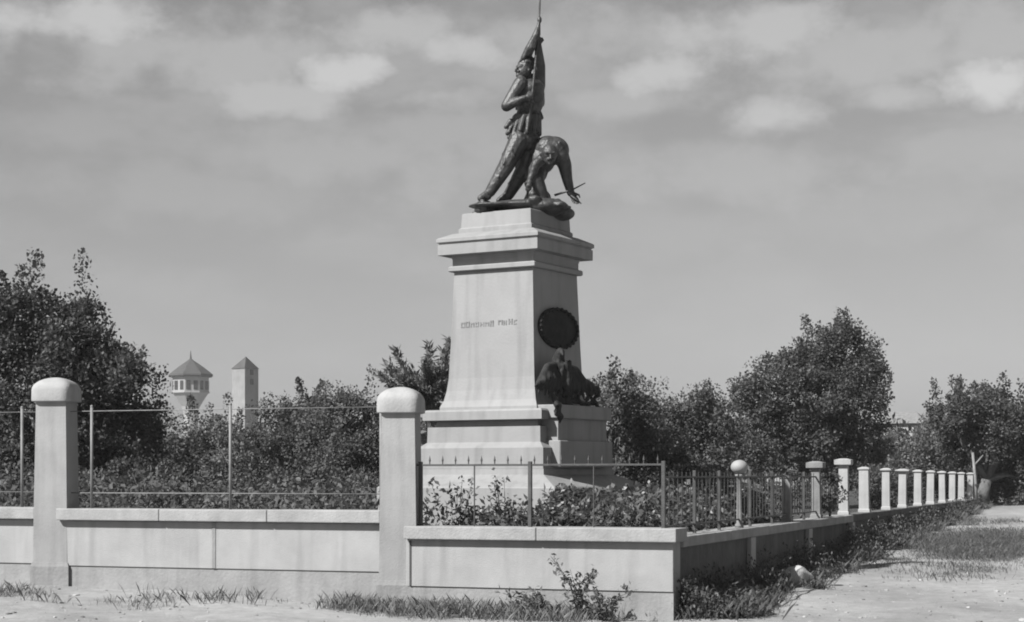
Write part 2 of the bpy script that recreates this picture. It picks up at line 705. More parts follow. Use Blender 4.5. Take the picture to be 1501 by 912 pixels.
def add_coping(t, L, y0, y1, top, cop, n, axis_y=False, far=None):
    for i in range(n):
        a, b = L * i / n + 0.003, L * (i + 1) / n - 0.003
        m = MB()
        dz = random.uniform(-0.004, 0.004)
        if axis_y:
            m.box(y0 if not far or a < far else 0.0, y1 if not far or a < far else 0.30, a, b, top - cop + 0.002, top + dz, 0.012, seg=2)
        else:
            m.box(a, b, y0, y1, top - cop + 0.002, top + dz, 0.012, seg=2)
        m.build('coping_stone', M['shade_toned_wall' if far and a > far else 'coping'], t)


PIL = (-8.44, -3.49)
PW = 0.215
# between the pillars
t, L = front_wall('long low plastered wall between the two tall pillars under a pipe fence', PIL[0] + PW - .05, PIL[1] - PW + .05, 0.06, 1.18)
add_coping(t, L, -0.115, 0.40, 1.18, 0.155, 3)
MB().box(2.26, 2.31, -0.026, -0.0185, 0.435, 1.015, 0.003).build('joint_strip', M['plinth'], t)
# left of the left pillar, running out of the picture
t, L = front_wall('low plastered wall running out of view beside the leftmost pillar', -14.0, PIL[0] - PW + .05, 0.06, 1.19, plinth_top=0.45)
add_coping(t, L, -0.115, 0.40, 1.19, 0.155, 3)
# right of the right pillar, a step lower
t, L = front_wall('lower plastered wall in front of the monument, ending at the street corner', PIL[1] + PW - .05, 0.0, 0.0, 1.0, plinth_top=0.27)
add_coping(t, L + 0.06, -0.11, 0.40, 1.0, 0.16, 2)
MB().box(0.045, 0.07, -0.026, -0.0185, 0.275, 0.82, 0.003).build('joint_strip', M['iron'], t)


# return wall along the side road
RT = 0.90
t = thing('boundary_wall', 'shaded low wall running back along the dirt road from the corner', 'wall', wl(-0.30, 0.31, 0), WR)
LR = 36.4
MB().box(0, 0.27, 0, LR, -0.35, RT - 0.13, 0.006).build('wall_body', M['shade_toned_wall'], t)
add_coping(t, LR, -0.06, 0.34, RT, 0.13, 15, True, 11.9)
for s in [4.08, 8.3, 12.5] + [12.6 + 2.55 * k for k in range(2, 10, 2)]:
    MB().box(0.272, 0.34, s - 0.31 - 0.14, s - 0.31 + 0.14, -0.3, RT - 0.132, 0.006).build('pilaster', M['white'], t)


# garden soil inside the walls
def sheet(name, xs, ys, dz, mat, fz=0.0):
    VX, VY = np.meshgrid(xs, ys)
    PX = P0.x + WU.x * VX + WV.x * VY
    PY = P0.y + WU.y * VX + WV.y * VY
    vv = np.stack([PX, PY, ground_z(PX, PY) + dz], -1).reshape(-1, 3)
    i = np.arange(VX.size).reshape(VX.shape)
    ff = np.stack([i[:-1, :-1], i[:-1, 1:], i[1:, 1:], i[1:, :-1]], -1).reshape(-1, 4)
    me = bpy.data.meshes.new(name)
    me.from_pydata(vv.tolist(), [], ff.tolist())
    me.polygons.foreach_set('use_smooth', [True] * len(ff))
    return tag(link(name, me, mat), kind='structure')


sheet('garden_soil', np.arange(-45, -0.1, 0.3), np.arange(0.2, 75, 0.3), 0.03, M['soil'])


# ------------------------------------------------------------------ pillars
def pillar(lx, base, top, label):
    t = thing('gate_pillar', label, 'pillar', wl(lx, 0.21, 0), -R(7))
    h = PW
    m = MB()
    m.stack([(h + 0.02, base), (h + 0.008, base + 1.1), (h - 0.012, top - 0.33)])
    m.build('shaft', M['plaster'], t)
    MB().stack([(h + 0.045, base - 0.5), (h + 0.045, base + 0.26), (h + 0.028, base + 0.31), (h + 0.02, base + 0.312)]).build('plinth', M['plinth'], t)
    t_ = bmesh.new()
    prof = [(h - 0.005, top - 0.33, 14), (h + 0.045, top - 0.318, 12), (h + 0.05, top - 0.30, 10), (h + 0.05, top - 0.17, 8)]
    for k in range(1, 10):
        a = k / 9 * PI / 2
        prof.append(((h + 0.05) * max(math.cos(a), 0.02), top - 0.17 + 0.17 * math.sin(a), 8 - 5 * k / 9))
    rings = []
    for hw, z, e in prof:
        ring = []
        for q in range(32):
            a = 2 * PI * (q + .5) / 32
            cx_, sx_ = math.cos(a), math.sin(a)
            rad = (abs(cx_) ** e + abs(sx_) ** e) ** (-1 / e)
            ring.append(t_.verts.new((hw * rad * cx_, hw * rad * sx_, z)))
        rings.append(ring)
    t_.faces.new(rings[0][::-1])
    t_.faces.new(rings[-1])
    for ra, rb_ in zip(rings, rings[1:]):
        for q in range(32):
            w_ = (q + 1) % 32
            t_.faces.new((ra[q], ra[w_], rb_[w_], rb_[q]))
    c = MB()
    c._add(t_)
    cp = c.build('cap', M['white'], t, True)
    cp.data.set_sharp_from_angle(angle=R(50))
    return t


pillar(PIL[0], 0.16, 2.90, 'tall white pillar with rounded cap, under the big tree at the left end')
pillar(PIL[1], 0.02, 2.69, 'tall white pillar with a rounded cap, just left of the monument')

# ------------------------------------------------------------------ pipe fence on the left walls
def pipe_fence(x0, x1, posts, top, z0, label):
    t = thing('pipe_fence', label, 'fence', wl(x0, 0.21, z0), WR)
    L = x1 - x0
    for p in posts:
        m = MB().tube([(p - x0, 0, -0.02), (p - x0, 0, top - z0)], 0.02, 8)
        m.ball((p - x0, 0, top - z0 + 0.01), 0.024, 1)
        m.build('post', M['pipe'], t, True)
    MB().tube([(0, 0.0, top - z0 - 0.05), (L, 0, top - z0 - 0.05)], 0.0065, 6).build('rail', M['pipe'], t, True)
    MB().tube([(0, 0.0, 0.20), (L, 0, 0.20)], 0.007, 6).build('rail', M['pipe'], t, True)
    return t


pipe_fence(PIL[0] + PW, PIL[1] - PW, (-7.9, -5.85, -3.76), 2.5, 1.18, 'light pipe and wire fence standing on the wall between the two pillars')
pipe_fence(-13.5, PIL[0] - PW, (-13.2, -11.2, -8.98), 2.5, 1.19, 'light pipe and wire fence beyond the leftmost pillar')

# ------------------------------------------------------------------ iron fence round the monument
def iron_fence_front():
    x0, x1 = PIL[1] + PW + 0.02, -0.16
    t = thing('iron_fence', 'low black iron fence with small spikes on the corner wall before the monument', 'fence', wl(x0, 0.15, 1.0), WR)
    L = x1 - x0
    H = 0.745
    for p in (0.05, 1.46, L):
        MB().box(p - 0.022, p + 0.022, -0.022, 0.022, -0.02, H + 0.03, 0.004).build('post', M['iron'], t)
    MB().tube([(0.75, 0, -0.02), (0.75, 0, H)], 0.009, 6).build('post', M['iron'], t)
    MB().tube([(2.25, 0, -0.02), (2.25, 0, H)], 0.009, 6).build('post', M['iron'], t)
    MB().box(0.0, L, -0.012, 0.012, H - 0.024, H, 0.003).build('rail', M['iron'], t)
    sp = MB().lathe([(0.008, 0), (0.008, 0.03), (0.014, 0.045), (0.006, 0.08), (0.001, 0.105)], 6).mesh('spike')
    sp.materials.append(M['iron'])
    k = 0.17
    i = 0
    while k < L - 0.05:
        if abs(k - 1.46) > 0.05:
            o = link('spike', sp, None, t)
            o.location = (k, 0, H - 0.001)
        k += 0.168


def iron_fence_side():
    y1 = 11.9
    t = thing('iron_fence', 'black iron fence with tall thin bars on the shaded wall by the road', 'fence', wl(-0.16, 0.15, RT), WR)
    H = 0.70
    for p in (1.45, 2.75, 4.6, 6.1, 7.25, 8.6, 9.75, 11.0):
        MB().box(-0.02, 0.02, p - 0.02, p + 0.02, -0.02, H + 0.07, 0.004).build('post', M['iron'], t)
    MB().box(-0.012, 0.012, 0.05, y1, H - 0.022, H, 0.003).build('rail', M['iron'], t)
    MB().box(-0.012, 0.012, 0.05, y1, 0.10, 0.122, 0.003).build('rail', M['iron'], t)
    br = MB().tube([(0, 0, 0.1), (0, 0, H + 0.05)], 0.006, 4).mesh('bar')
    br.materials.append(M['iron'])
    y = 0.25
    while y < y1:
        o = link('bar', br, None, t)
        o.location = (0, y, 0)
        y += 0.2


iron_fence_front()
iron_fence_side()


# ------------------------------------------------------------------ white posts on the return wall
def white_post(s, top, w, cap, label, mat='white', face=0.0):
    t = thing('fence_post', label, 'post', wl(-0.16 + face, s, RT - 0.01), WR + random.uniform(-.06, .06), 'pale fence posts on the side wall')
    t.rotation_euler[0] = random.uniform(-.012, .012)
    t.rotation_euler[1] = random.uniform(-.014, .014)
    h = top - RT
    MB().stack([(w + 0.015, 0), (w + 0.015, 0.06), (w, 0.075), (w * 0.94, h - cap[1])]).build('shaft', M[mat], t)
    c = MB().stack([(w * 0.94, h - cap[1]), (cap[0], h - cap[1] + 0.02), (cap[0], h - 0.025), (cap[0] * 0.35, h)])
    c.build('cap', M[mat], t)
    return t


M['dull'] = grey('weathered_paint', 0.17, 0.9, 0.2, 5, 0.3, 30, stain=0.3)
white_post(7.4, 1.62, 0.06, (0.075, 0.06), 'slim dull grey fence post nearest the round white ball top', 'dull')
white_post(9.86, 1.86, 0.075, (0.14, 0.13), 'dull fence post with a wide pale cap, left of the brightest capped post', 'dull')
white_post(12.6, 1.93, 0.085, (0.15, 0.13), 'bright white fence post with a wide cap at the bend of the wall coping')
ORD = ['first', 'second', 'third', 'fourth', 'fifth', 'sixth', 'seventh', 'eighth', 'last']
for k in range(9):
    s = (15.0, 17.9, 20.4, 23.1, 25.5, 28.1, 30.5, 32.8, 35.4)[k]
    lab = '%s slim white fence post beyond the bright wide-capped one' % ORD[k] if k < 8 else 'farthest slim white fence post, at the end of the row'
    white_post(s, 1.79 - 0.009 * k, 0.095 if k == 0 else random.uniform(.078, .09), (0.112 if k != 2 else 0.15, 0.07), lab)

# round globe on a thin post
t = thing('fence_post', 'dull post topped by a round white ball, on the shaded side wall', 'post', wl(-0.16, 4.08, RT), WR)
MB().lathe([(0.06, 0), (0.06, 0.04), (0.04, 0.06), (0.034, 0.66), (0.05, 0.68), (0.07, 0.70), (0.07, 0.725)], 12).build('post', M['dull'], t, True)
MB().ball((0, 0, 0.825), 0.118, 3, (1, 1, .82)).build('ball_top', M['globe'], t, True)

# ------------------------------------------------------------------ monument
TH = R(30.5)
MU = Vector((math.cos(TH), -math.sin(TH), 0))
MV = Vector((math.sin(TH), math.cos(TH), 0))
MC = Vector((0.058, 24.88, 0))
mon = thing('monument_pedestal', 'tall pale stone pedestal with a moulded cornice, carrying the bronze soldiers', 'monument', (MC.x, MC.y, 0), -TH)
MB().stack([(0.775, 2.512), (0.775, 2.55), (0.735, 2.64), (0.705, 2.78), (0.685, 2.95), (0.665, 3.4), (0.628, 4.43)]).build('shaft', M['stone'], mon)
MB().stack([(0.675, 4.432), (0.69, 4.445), (0.69, 4.495), (0.675, 4.51), (0.645, 4.515), (0.645, 4.60), (0.66, 4.65), (0.79, 4.655), (0.795, 4.66), (0.795, 4.80), (0.78, 4.805), (0.78, 4.82), (0.81, 4.835), (0.81, 4.85), (0.81, 4.88), (0.79, 4.895), (0.64, 4.965), (0.60, 4.97)]).build('cornice', M['stone'], mon)
MB().stack([(0.585, 4.972), (0.585, 5.03), (0.56, 5.05), (0.55, 5.24), (0.535, 5.25)]).build('upper_block', M['stone'], mon)
MB().stack([(0.80, 2.36), (0.945, 2.365), (0.945, 2.48), (0.92, 2.505), (0.90, 2.51)]).build('base_slab', M['stone'], mon)
MB().stack([(1.00, 1.70), (1.00, 1.98), (0.90, 2.06), (0.895, 2.27), (0.82, 2.275), (0.80, 2.358)]).build('base_block', M['stone'], mon)
MB().stack([(1.40, -0.3), (1.40, 1.44), (1.38, 1.46), (1.02, 1.62), (1.015, 1.698)]).build('base_step', M['stone'], mon)
# projecting pier on the right side
m = MB()
m.box(0.6, 1.12, -0.75, 0.75, 2.375, 2.56, 0.012)
m.box(0.6, 1.06, -0.70, 0.70, 2.08, 2.374)
m.box(0.6, 1.13, -0.76, 0.76, 1.72, 2.079, 0.012)
m.build('side_pier', M['stone'], mon)
# inscription: worn relief strokes, too blurred to be read
ins = None
rr = random.Random(5)


def glyph(m, x, z, w, h, y):
    k = rr.randrange(5)
    s = w * rr.uniform(.24, .36)
    m = MB()
    z += rr.uniform(-.006, .006)
    h *= rr.uniform(.7, 1.1)
    w *= rr.uniform(.8, 1.12)
    m.box(x, x + s, y, y + 0.012, z, z + h)
    if k != 2:
        m.box(x + w - s, x + w, y, y + 0.012, z, z + h)
    if k in (0, 3):
        m.box(x + s, x + w - s, y + 0.001, y + 0.012, z + h * .42, z + h * .60)
    if k in (1, 2, 4):
        m.box(x + s, x + w - s, y + 0.001, y + 0.012, z + h - s, z + h)
    if k in (2, 4):
        m.box(x + s, x + w * .7, y + 0.001, y + 0.012, z, z + s)
    m.build('letter', M['letters'], mon)


xs = -0.50
for i in range(7):
    glyph(ins, xs + i * 0.078, 3.655, 0.060, 0.075, -0.6615)
for i in range(4):
    glyph(ins, 0.10 + i * 0.082, 3.665, 0.062, 0.08, -0.6615)

# oval bronze medallion on the shaded side (local +x face)
md = MB()
n = 40
t_ = bmesh.new()
prof = [(1.0, 0.0), (1.0, 0.05), (0.95, 0.075), (0.88, 0.05), (0.84, 0.045), (0.5, 0.09), (0.0, 0.11)]
rings = []
for r, x in prof:
    rings.append([t_.verts.new((0.64 + x, max(r, .001) * 0.55 * math.cos(2 * PI * i / n), 3.64 + max(r, .001) * 0.285 * math.sin(2 * PI * i / n))) for i in range(n)])
for a, b in zip(rings, rings[1:]):
    for i in range(n):
        j = (i + 1) % n
        t_.faces.new((a[i], a[j], b[j], b[i]))
t_.faces.new(rings[-1])
md._add(t_)
for i in range(26):      # beads of the wreath rim
    a = 2 * PI * i / 26
    md.ball((0.70, 0.52 * math.cos(a), 3.64 + 0.265 * math.sin(a)), 0.035, 1, (0.7, 1.2, 0.9))
med = md.build('medallion', grey('black_bronze_plaque', 0.02, 0.85, 0.4, 9.0, 0.3, 30, spec=0.15), mon, True)
# bronze eagle trophy on the pier
e0 = MC + MU * 0.96 - MV * 0.42 + Vector((0, 0, 2.561))
M['cast'] = grey('blackened_bronze', 0.022, 0.8, 0.4, 9.0, 0.4, 30, spec=0.2)
eg = thing('bronze_eagle', 'dark bronze bird with lowered spread wings at the foot of the pedestal side', 'sculpture', e0, -TH)
m = MB()
m.chain([((0, 0, 0.16), 0.12), ((-0.02, -0.02, 0.36), 0.13), ((-0.02, -0.05, 0.52), 0.08), ((0.03, -0.09, 0.60), 0.058)])
m.cone((0.06, -0.12, 0.61), (0.12, -0.19, 0.56), 0.03, 0.01)
m.chain([((0, 0, 0.16), 0.1), ((0.03, 0.03, 0.03), 0.07), ((0.07, 0.06, 0.0), 0.05)])
re_ = random.Random(2)
for q in range(60):
    a = re_.uniform(-1.6, 1.6)
    z = re_.uniform(0.12, 0.5)
    p = Vector((0.12 * math.cos(a), 0.12 * math.sin(a) - 0.02, z))
    m.cone(p, p + Vector((0.012, 0, -0.05)), 0.022, 0.012, 6)
m.fused('body', M['cast'], eg, 0.013, 2)
for sy, reach in ((-1, 0.80), (1, 0.98)):
    w = MB()
    sh = Vector((-0.04, sy * 0.10, 0.44))
    el = Vector((-0.02, sy * reach * 0.42, 0.42))
    tip = Vector((0.02, sy * reach, 0.10))
    w.chain([(sh, 0.065), (el, 0.05), (el.lerp(tip, .6), 0.035)])
    for q in range(15):
        f = q / 14
        root = sh.lerp(el, min(1, f * 1.8)) if f < .55 else el.lerp(tip, (f - .55) / .45 * .6)
        end = Vector((0.05 + 0.02 * (q % 2), sy * (0.12 + (reach - 0.12) * f ** 0.9), 0.02 + 0.10 * f + 0.03 * (q % 3)))
        w.tube([root, (root + end) / 2 + Vector((0.04, 0, 0.02)), end], [0.03, 0.038, 0.010], 6)
    w.fused('wing', M['cast'], eg, 0.013, 1)
# drooping banner by the corner
w = MB()
for q in range(6):
    y = -0.36 - 0.03 * q
    w.tube([(0.02 + .01 * q, y + 0.10, 0.10), (0.16 + .01 * q, y, -0.03), (0.175, y + 0.03, -0.14), (0.15, y + 0.02, -0.22 + 0.03 * q)], [0.035, 0.04, 0.035, 0.012], 6)
w.fused('banner', M['cast'], eg, 0.013, 1)
w = MB()
for q in range(16):
    y = -0.25 + q * 0.075
    z = 0.05 + 0.05 * math.sin(q * 1.1)
    p = Vector((0.03, y, z + 0.02))
    w.tube([p, p + Vector((0.05, 0.06, 0.07 * (-1) ** q)), p + Vector((0.04, 0.15, 0.10 * (-1) ** q))], [0.02, 0.032, 0.008], 6)
w.tube([(0.03, -0.3, 0.05), (0.04, 0.35, 0.05), (0.03, 0.95, 0.03)], [0.02, 0.03, 0.015], 6)
w.fused('laurel_branch', M['cast'], eg, 0.013, 1)
eg.scale = (1.1, 1.05, 1.18)

# ------------------------------------------------------------------ bronze soldiers
SY = 24.75
ST0 = Vector((MC.x, MC.y, 5.25))
st = thing('bronze_statue', 'dark bronze soldiers on the pedestal, one standing with a raised flag, one kneeling', 'statue', ST0, 0)


def sp(px, py, dy=0.0):
    return at(px, py, SY) + Vector((0, dy, 0)) - ST0


# rock they stand on
m = MB()
m.ball(sp(765, 303), 0.42, 3, (1.15, 0.95, 0.20))
m.ball(sp(800, 306, -0.1), 0.30, 3, (1.05, 1.1, 0.42))
m.ball(sp(728, 304, -0.1), 0.3, 3, (1.35, 1.0, 0.13))
m.ball(sp(790, 290, 0.12), 0.17, 3, (1.0, 1.0, 0.9))
m.ball(sp(822, 312, 0.1), 0.22, 3, (0.9, 1.2, 0.45))
rb = random.Random(3)
for _ in range(70):
    m.ball(sp(rb.uniform(700, 832), rb.uniform(297, 312), rb.uniform(-0.38, 0.3)), rb.uniform(0.03, 0.10), 1, (1.25, 1, 0.7))
m.fused('rock_base', M['bronze'], st, 0.016, 1)


def hand(m, p, axis_dir, palm_n, sc=1.0, grip=None):
    """palm, four fingers of unequal length and a thumb; grip: direction of a shaft that the fingers close round"""
    a = Vector(axis_dir).normalized()
    nn = Vector(palm_n).normalized()
    s = a.cross(nn).normalized()
    p = Vector(p)
    m.ball(p + a * 0.05 * sc, 0.042 * sc, 2, (1, 1, 1))
    m.cone(p, p + a * 0.085 * sc, 0.032 * sc, 0.036 * sc, 8)
    for i, ln in enumerate((0.075, 0.088, 0.08, 0.06)):
        r0 = p + a * 0.088 * sc + s * (i - 1.5) * 0.022 * sc
        if grip:
            k1 = r0 + (a * 0.3 + nn * 0.9) * ln * 0.5 * sc
            k2 = k1 + (nn * 0.3 - a * 0.9) * ln * 0.55 * sc
        else:
            k1 = r0 + (a * 0.9 + nn * 0.25) * ln * 0.55 * sc
            k2 = k1 + (a * 0.75 + nn * 0.55) * ln * 0.5 * sc
        m.chain([(r0, 0.0125 * sc), (k1, 0.0115 * sc), (k2, 0.009 * sc)], 6)
    b0 = p + a * 0.03 * sc + s * -0.035 * sc
    m.chain([(b0, 0.016 * sc), (b0 - s * 0.03 * sc + a * 0.035 * sc + nn * 0.02 * sc, 0.013 * sc), (b0 - s * 0.02 * sc + a * 0.07 * sc + nn * 0.045 * sc, 0.010 * sc)], 6)


def head(m, c, face, up, r=0.115):
    """skull, jaw, brow, nose, ears, moustache, fur cap"""
    f = Vector(face).normalized()
    u = (Vector(up) - f * Vector(up).dot(f)).normalized()
    s = f.cross(u)
    c = Vector(c)
    m.ball(c, r, 3, (0.9, 0.98, 1.05))
    m.ball(c + f * r * .35 - u * r * .55, r * .66, 2)
    m.ball(c + f * r * .75 - u * r * .95, r * .26, 2)
    m.cone(c + f * r * 1.0 + u * r * .05, c + f * r * 1.22 - u * r * .32, r * .09, r * .16, 6)
    m.cone(c + f * r * .9 + u * r * .22 + s * r * .45, c + f * r * .95 + u * r * .2, r * .13, r * .12, 6)
    m.cone(c + f * r * .9 + u * r * .22 - s * r * .45, c + f * r * .95 + u * r * .2, r * .13, r * .12, 6)
    m.cone(c + f * r * 1.02 - u * r * .5 - s * r * .35, c + f * r * 1.06 - u * r * .45 + s * r * .35, r * .11, r * .11, 6)
    for q in (-1, 1):
        m.ball(c + s * r * .95 * q - u * r * .05, r * .22, 1, (0.8, 1, 1.3))


def cap_on(m, c, face, up, r=0.115):
    f = Vector(face).normalized()
    u = (Vector(up) - f * Vector(up).dot(f)).normalized()
    c = Vector(c)
    m.cone(c + u * r * .55, c + u * r * 1.25 - f * r * .1, r * 1.02, r * .88, 12)


# standing soldier
b = MB()
hipL, hipR = sp(760, 208, -0.10), sp(777, 208, 0.10)
b.chain([(hipL, 0.145), (sp(741, 247, -0.16), 0.112), (sp(718, 284, -0.14), 0.075)])           # forward leg
b.chain([(sp(718, 284, -0.14), 0.06), (sp(704, 294, -0.20), 0.045)])
b.ball(sp(712, 292, -0.16), 0.062, 2, (1.3, 1, 0.75))
b.chain([(hipR, 0.15), (sp(768, 246, 0.06), 0.118), (sp(745, 284, 0.10), 0.078)])             # rear leg
b.chain([(sp(744, 284, 0.10), 0.062), (sp(731, 293, 0.06), 0.045)])
b.ball(sp(738, 291, 0.08), 0.064, 2, (1.3, 1, 0.75))
# pelvis, belly, chest
b.ball(sp(769, 205), 0.185, 3, (1.05, 1.0, 1.0))
b.cone(sp(770, 200), sp(773, 170), 0.18, 0.17)
b.ball(sp(776, 147), 0.205, 3, (0.98, 0.95, 1.15))
b.ball(sp(777, 131), 0.19, 3, (1.05, 1.05, 0.8))
b.cone(sp(776, 124), sp(774, 112), 0.075, 0.065)
# tunic skirt
for q in range(14):
    a = 2 * PI * q / 14
    top = sp(772, 172) + Vector((0.16 * math.cos(a), 0.16 * math.sin(a), 0))
    low = sp(769, 197 + 3 * math.sin(q * 2.3)) + Vector((0.225 * math.cos(a) - 0.02, 0.19 * math.sin(a), 0))
    b.cone(top, low, 0.045, 0.032, 8)
b.cone(sp(748, 180, -0.08), sp(741, 188, -0.08), 0.045, 0.03)       # pouch / flared hem
b.cone(sp(786, 160, 0), sp(793, 172, 0.02), 0.05, 0.035)             # pack at the back
b.cone(sp(788, 128, 0.04), sp(790, 150, 0.04), 0.09, 0.08)
for q in range(12):      # belt
    a0, a1 = 2 * PI * q / 12, 2 * PI * (q + 1) / 12
    b.cone(sp(771, 172) + Vector((0.18 * math.cos(a0), 0.18 * math.sin(a0), 0)), sp(771, 172) + Vector((0.18 * math.cos(a1), 0.18 * math.sin(a1), 0)), 0.022, 0.022, 6)
# bent arm: shoulder, elbow out to the left, hand back to the pole
b.chain([(sp(763, 126, -0.14), 0.105), (sp(742, 160, -0.20), 0.078), (sp(768, 150, -0.27), 0.045)])
hand(b, sp(768, 150, -0.27), sp(780, 146, -0.26) - sp(768, 150, -0.27), (0, 1, 0.1), 1.1, True)
# raised arm gripping the pole high
b.chain([(sp(788, 124, 0.08), 0.11), (sp(791, 98, -0.02), 0.078), (sp(788, 70, -0.15), 0.05)])
hand(b, sp(788, 70, -0.15), (0.0, -0.05, 1), (0, 1, 0), 1.1, True)
# folds of cloth on trousers and tunic
rf = random.Random(9)
for (A, B, rad) in ((hipL, sp(741, 247, -0.16), 0.128), (sp(741, 247, -0.16), sp(718, 284, -0.14), 0.094), (hipR, sp(768, 246, 0.06), 0.132), (sp(768, 246, 0.06), sp(745, 284, 0.10), 0.098), (sp(772, 170), sp(777, 135), 0.2)):
    for q in range(7):
        f0, f1 = rf.uniform(0, .6), rf.uniform(.4, 1)
        a = rf.uniform(0, 2 * PI)
        off = Vector((math.cos(a), math.sin(a), 0)) * rad
        off1 = Vector((math.cos(a + .7), math.sin(a + .7), 0)) * rad
        b.cone(A.lerp(B, f0) + off, A.lerp(B, f1) + off1 * 0.95, 0.018, 0.014, 6)
hc = sp(768, 105, -0.06)
head(b, hc, (-0.75, -0.6, 0.25), (0.1, 0, 1))
cap_on(b, hc, (-0.75, -0.6, 0.25), (0.1, 0, 1))
b.fused('standing_soldier', M['bronze'], st, 0.009, 2)

# flag pole and furled flag
pole_pts = [sp(774, 196, -0.22), sp(781, 130, -0.21), sp(788, 60, -0.20), sp(791.5, -12, -0.19)]
MB().tube(pole_pts, [0.018, 0.018, 0.017, 0.011], 8).build('flag_pole', M['bronze'], st, True)
m = MB()
for q in range(9):
    f = q / 8
    x_low = 762 + 16 * f
    y_low = 94 - 7 * abs(math.sin(q * 1.7)) - 3 * f
    k = 0.05 * math.sin(q * 2.2)
    m.tube([sp(789, 42, -0.20), sp(782 + 5 * f, 58, -0.20 + k), sp(772 + 9 * f, 76, -0.18 + 1.4 * k), sp(x_low, y_low, -0.12 + 1.8 * k)], [0.026, 0.032, 0.034, 0.022], 7)
m.cone(sp(789.5, 36, -0.2), sp(787, 56, -0.2), 0.02, 0.045)
m.fused('furled_flag', M['bronze'], st, 0.009, 1)
m = MB()
m.lathe([(0.012, 0), (0.03, 0.03), (0.03, 0.07), (0.012, 0.1)], 8)
o = m.build('pole_collar', M['bronze'], st, True)
o.location = sp(790, 40, -0.20)

# kneeling soldier, bent to the right, leaning on a straight arm
b = MB()
b.ball(sp(785, 238, 0.10), 0.19, 3, (1.0, 1.0, 1.1))
b.ball(sp(794, 234, 0.02), 0.19, 3, (1.0, 1.0, 1.05))
b.ball(sp(782, 256, 0.06), 0.17, 3)
b.chain([(sp(787, 232, 0.10), 0.165), (sp(797, 220, 0.02), 0.175), (sp(814, 221, -0.04), 0.165), (sp(820, 230, -0.06), 0.13)])
b.ball(sp(803, 219, 0.0), 0.2, 3, (1.05, 1.0, 0.95))
b.ball(sp(812, 221, 0.0), 0.2, 3, (1.05, 1.0, 1.0))
# straight arm to the ground
b.chain([(sp(821, 228, -0.02), 0.12), (sp(827, 242, -0.02), 0.10), (sp(831, 264, -0.03), 0.075), (sp(836, 284, -0.06), 0.055)])
hand(b, sp(837, 283, -0.06), (0.45, -0.1, -1), (0.2, -1, 0), 1.15)
# other arm hanging before the chest
b.chain([(sp(806, 226, -0.20), 0.09), (sp(785, 246, -0.30), 0.066), (sp(777, 268, -0.3), 0.05)])
hand(b, sp(777, 268, -0.3), (-0.25, -0.2, -1), (0.3, 1, 0), 1.1)
# head hanging forward
b.cone(sp(812, 226, -0.14), sp(806, 232, -0.22), 0.08, 0.07)
head(b, sp(804, 231, -0.34), (0.1, -0.9, -0.35), (0.0, -0.3, 1), 0.125)
# legs
b.chain([(sp(786, 246, 0.0), 0.14), (sp(786, 268, -0.22), 0.10), (sp(798, 298, -0.16), 0.075)])
b.chain([(sp(799, 298, -0.14), 0.062), (sp(809, 303, -0.24), 0.045)])
b.chain([(sp(783, 246, 0.16), 0.125), (sp(781, 285, 0.02), 0.095), (sp(770, 296, 0.32), 0.06), (sp(764, 299, 0.42), 0.045)])
for q in range(10):
    a = 2 * PI * q / 10
    b.cone(sp(787, 240, 0.08) + Vector((0.15 * math.cos(a), 0.14 * math.sin(a), 0)), sp(783, 259, 0.06) + Vector((0.14 * math.cos(a), 0.18 * math.sin(a), 0.02 * math.sin(q * 3))), 0.045, 0.028, 8)
for q in range(16):
    f = rf.uniform(0, 1)
    p = sp(788 + 34 * f, 214 + 8 * f, -0.16)
    b.cone(p + Vector((0, rf.uniform(-.02, .1), rf.uniform(-.08, .1))), p + Vector((0.08, rf.uniform(-.02, .1), rf.uniform(-.12, .06))), 0.016, 0.012, 6)
b.fused('kneeling_soldier', M['bronze'], st, 0.009, 2)
m = MB()
m.tube([sp(812, 288, -0.10), sp(838, 280, -0.10), sp(857, 270, -0.10)], [0.018, 0.012, 0.008], 6)
m.tube([sp(836, 288, -0.1), sp(851, 301, -0.14)], [0.02, 0.008], 6)
m.build('fallen_rifle', M['bronze'], st, True)

# ------------------------------------------------------------------ far towers
t = thing('water_tower', 'eight-sided water tower with dark cone roof and small windows, above the trees', 'water tower', (0, 0, 0))
WY = 300.0
c = at(279, 600, WY)
t.location = (c.x, c.y, 0)
s = WY / F


def zt(y, Y):
    return EYE + (HY - y) * Y / F


ang = PI / 8 + 0.25
r8 = 29 * s
MB().lathe([(11 * s, 0), (11 * s, zt(606, WY)), (14 * s, zt(596, WY)), (26 * s, zt(578, WY)), (27.5 * s, zt(575, WY)), (27.5 * s, zt(553, WY))], 8, rot=ang).build('tank', M['tower'], t)
MB().lathe([(33 * s, zt(552.8, WY)), (34 * s, zt(551.5, WY)), (33.5 * s, zt(549, WY)), (27 * s, zt(544, WY)), (19 * s, zt(538, WY)), (10 * s, zt(532, WY)), (4 * s, zt(528, WY)), (1.6 * s, zt(526, WY)), (1.2 * s, zt(522, WY)), (0.3 * s, zt(514, WY))], 8, rot=ang).build('roof', M['slate'], t)
for k in range(8):
    a = ang + PI / 8 + k * PI / 4
    ap = 27.5 * s * math.cos(PI / 8)
    for off in (-0.36, 0.36):
        q = Matrix.Rotation(a, 4, 'Z')
        wv = off * 2 * 27.5 * s * math.sin(PI / 8) * 0.7
        MB().box(ap - 0.1, ap + 0.08, wv - 3.0 * s, wv + 3.0 * s, zt(572, WY), zt(559, WY), mat=q).build('window', M['pane'], t)
MB().lathe([(29 * s, zt(576.5, WY)), (29 * s, zt(574.5, WY))], 8, rot=ang).build('ledge', M['tower'], t)

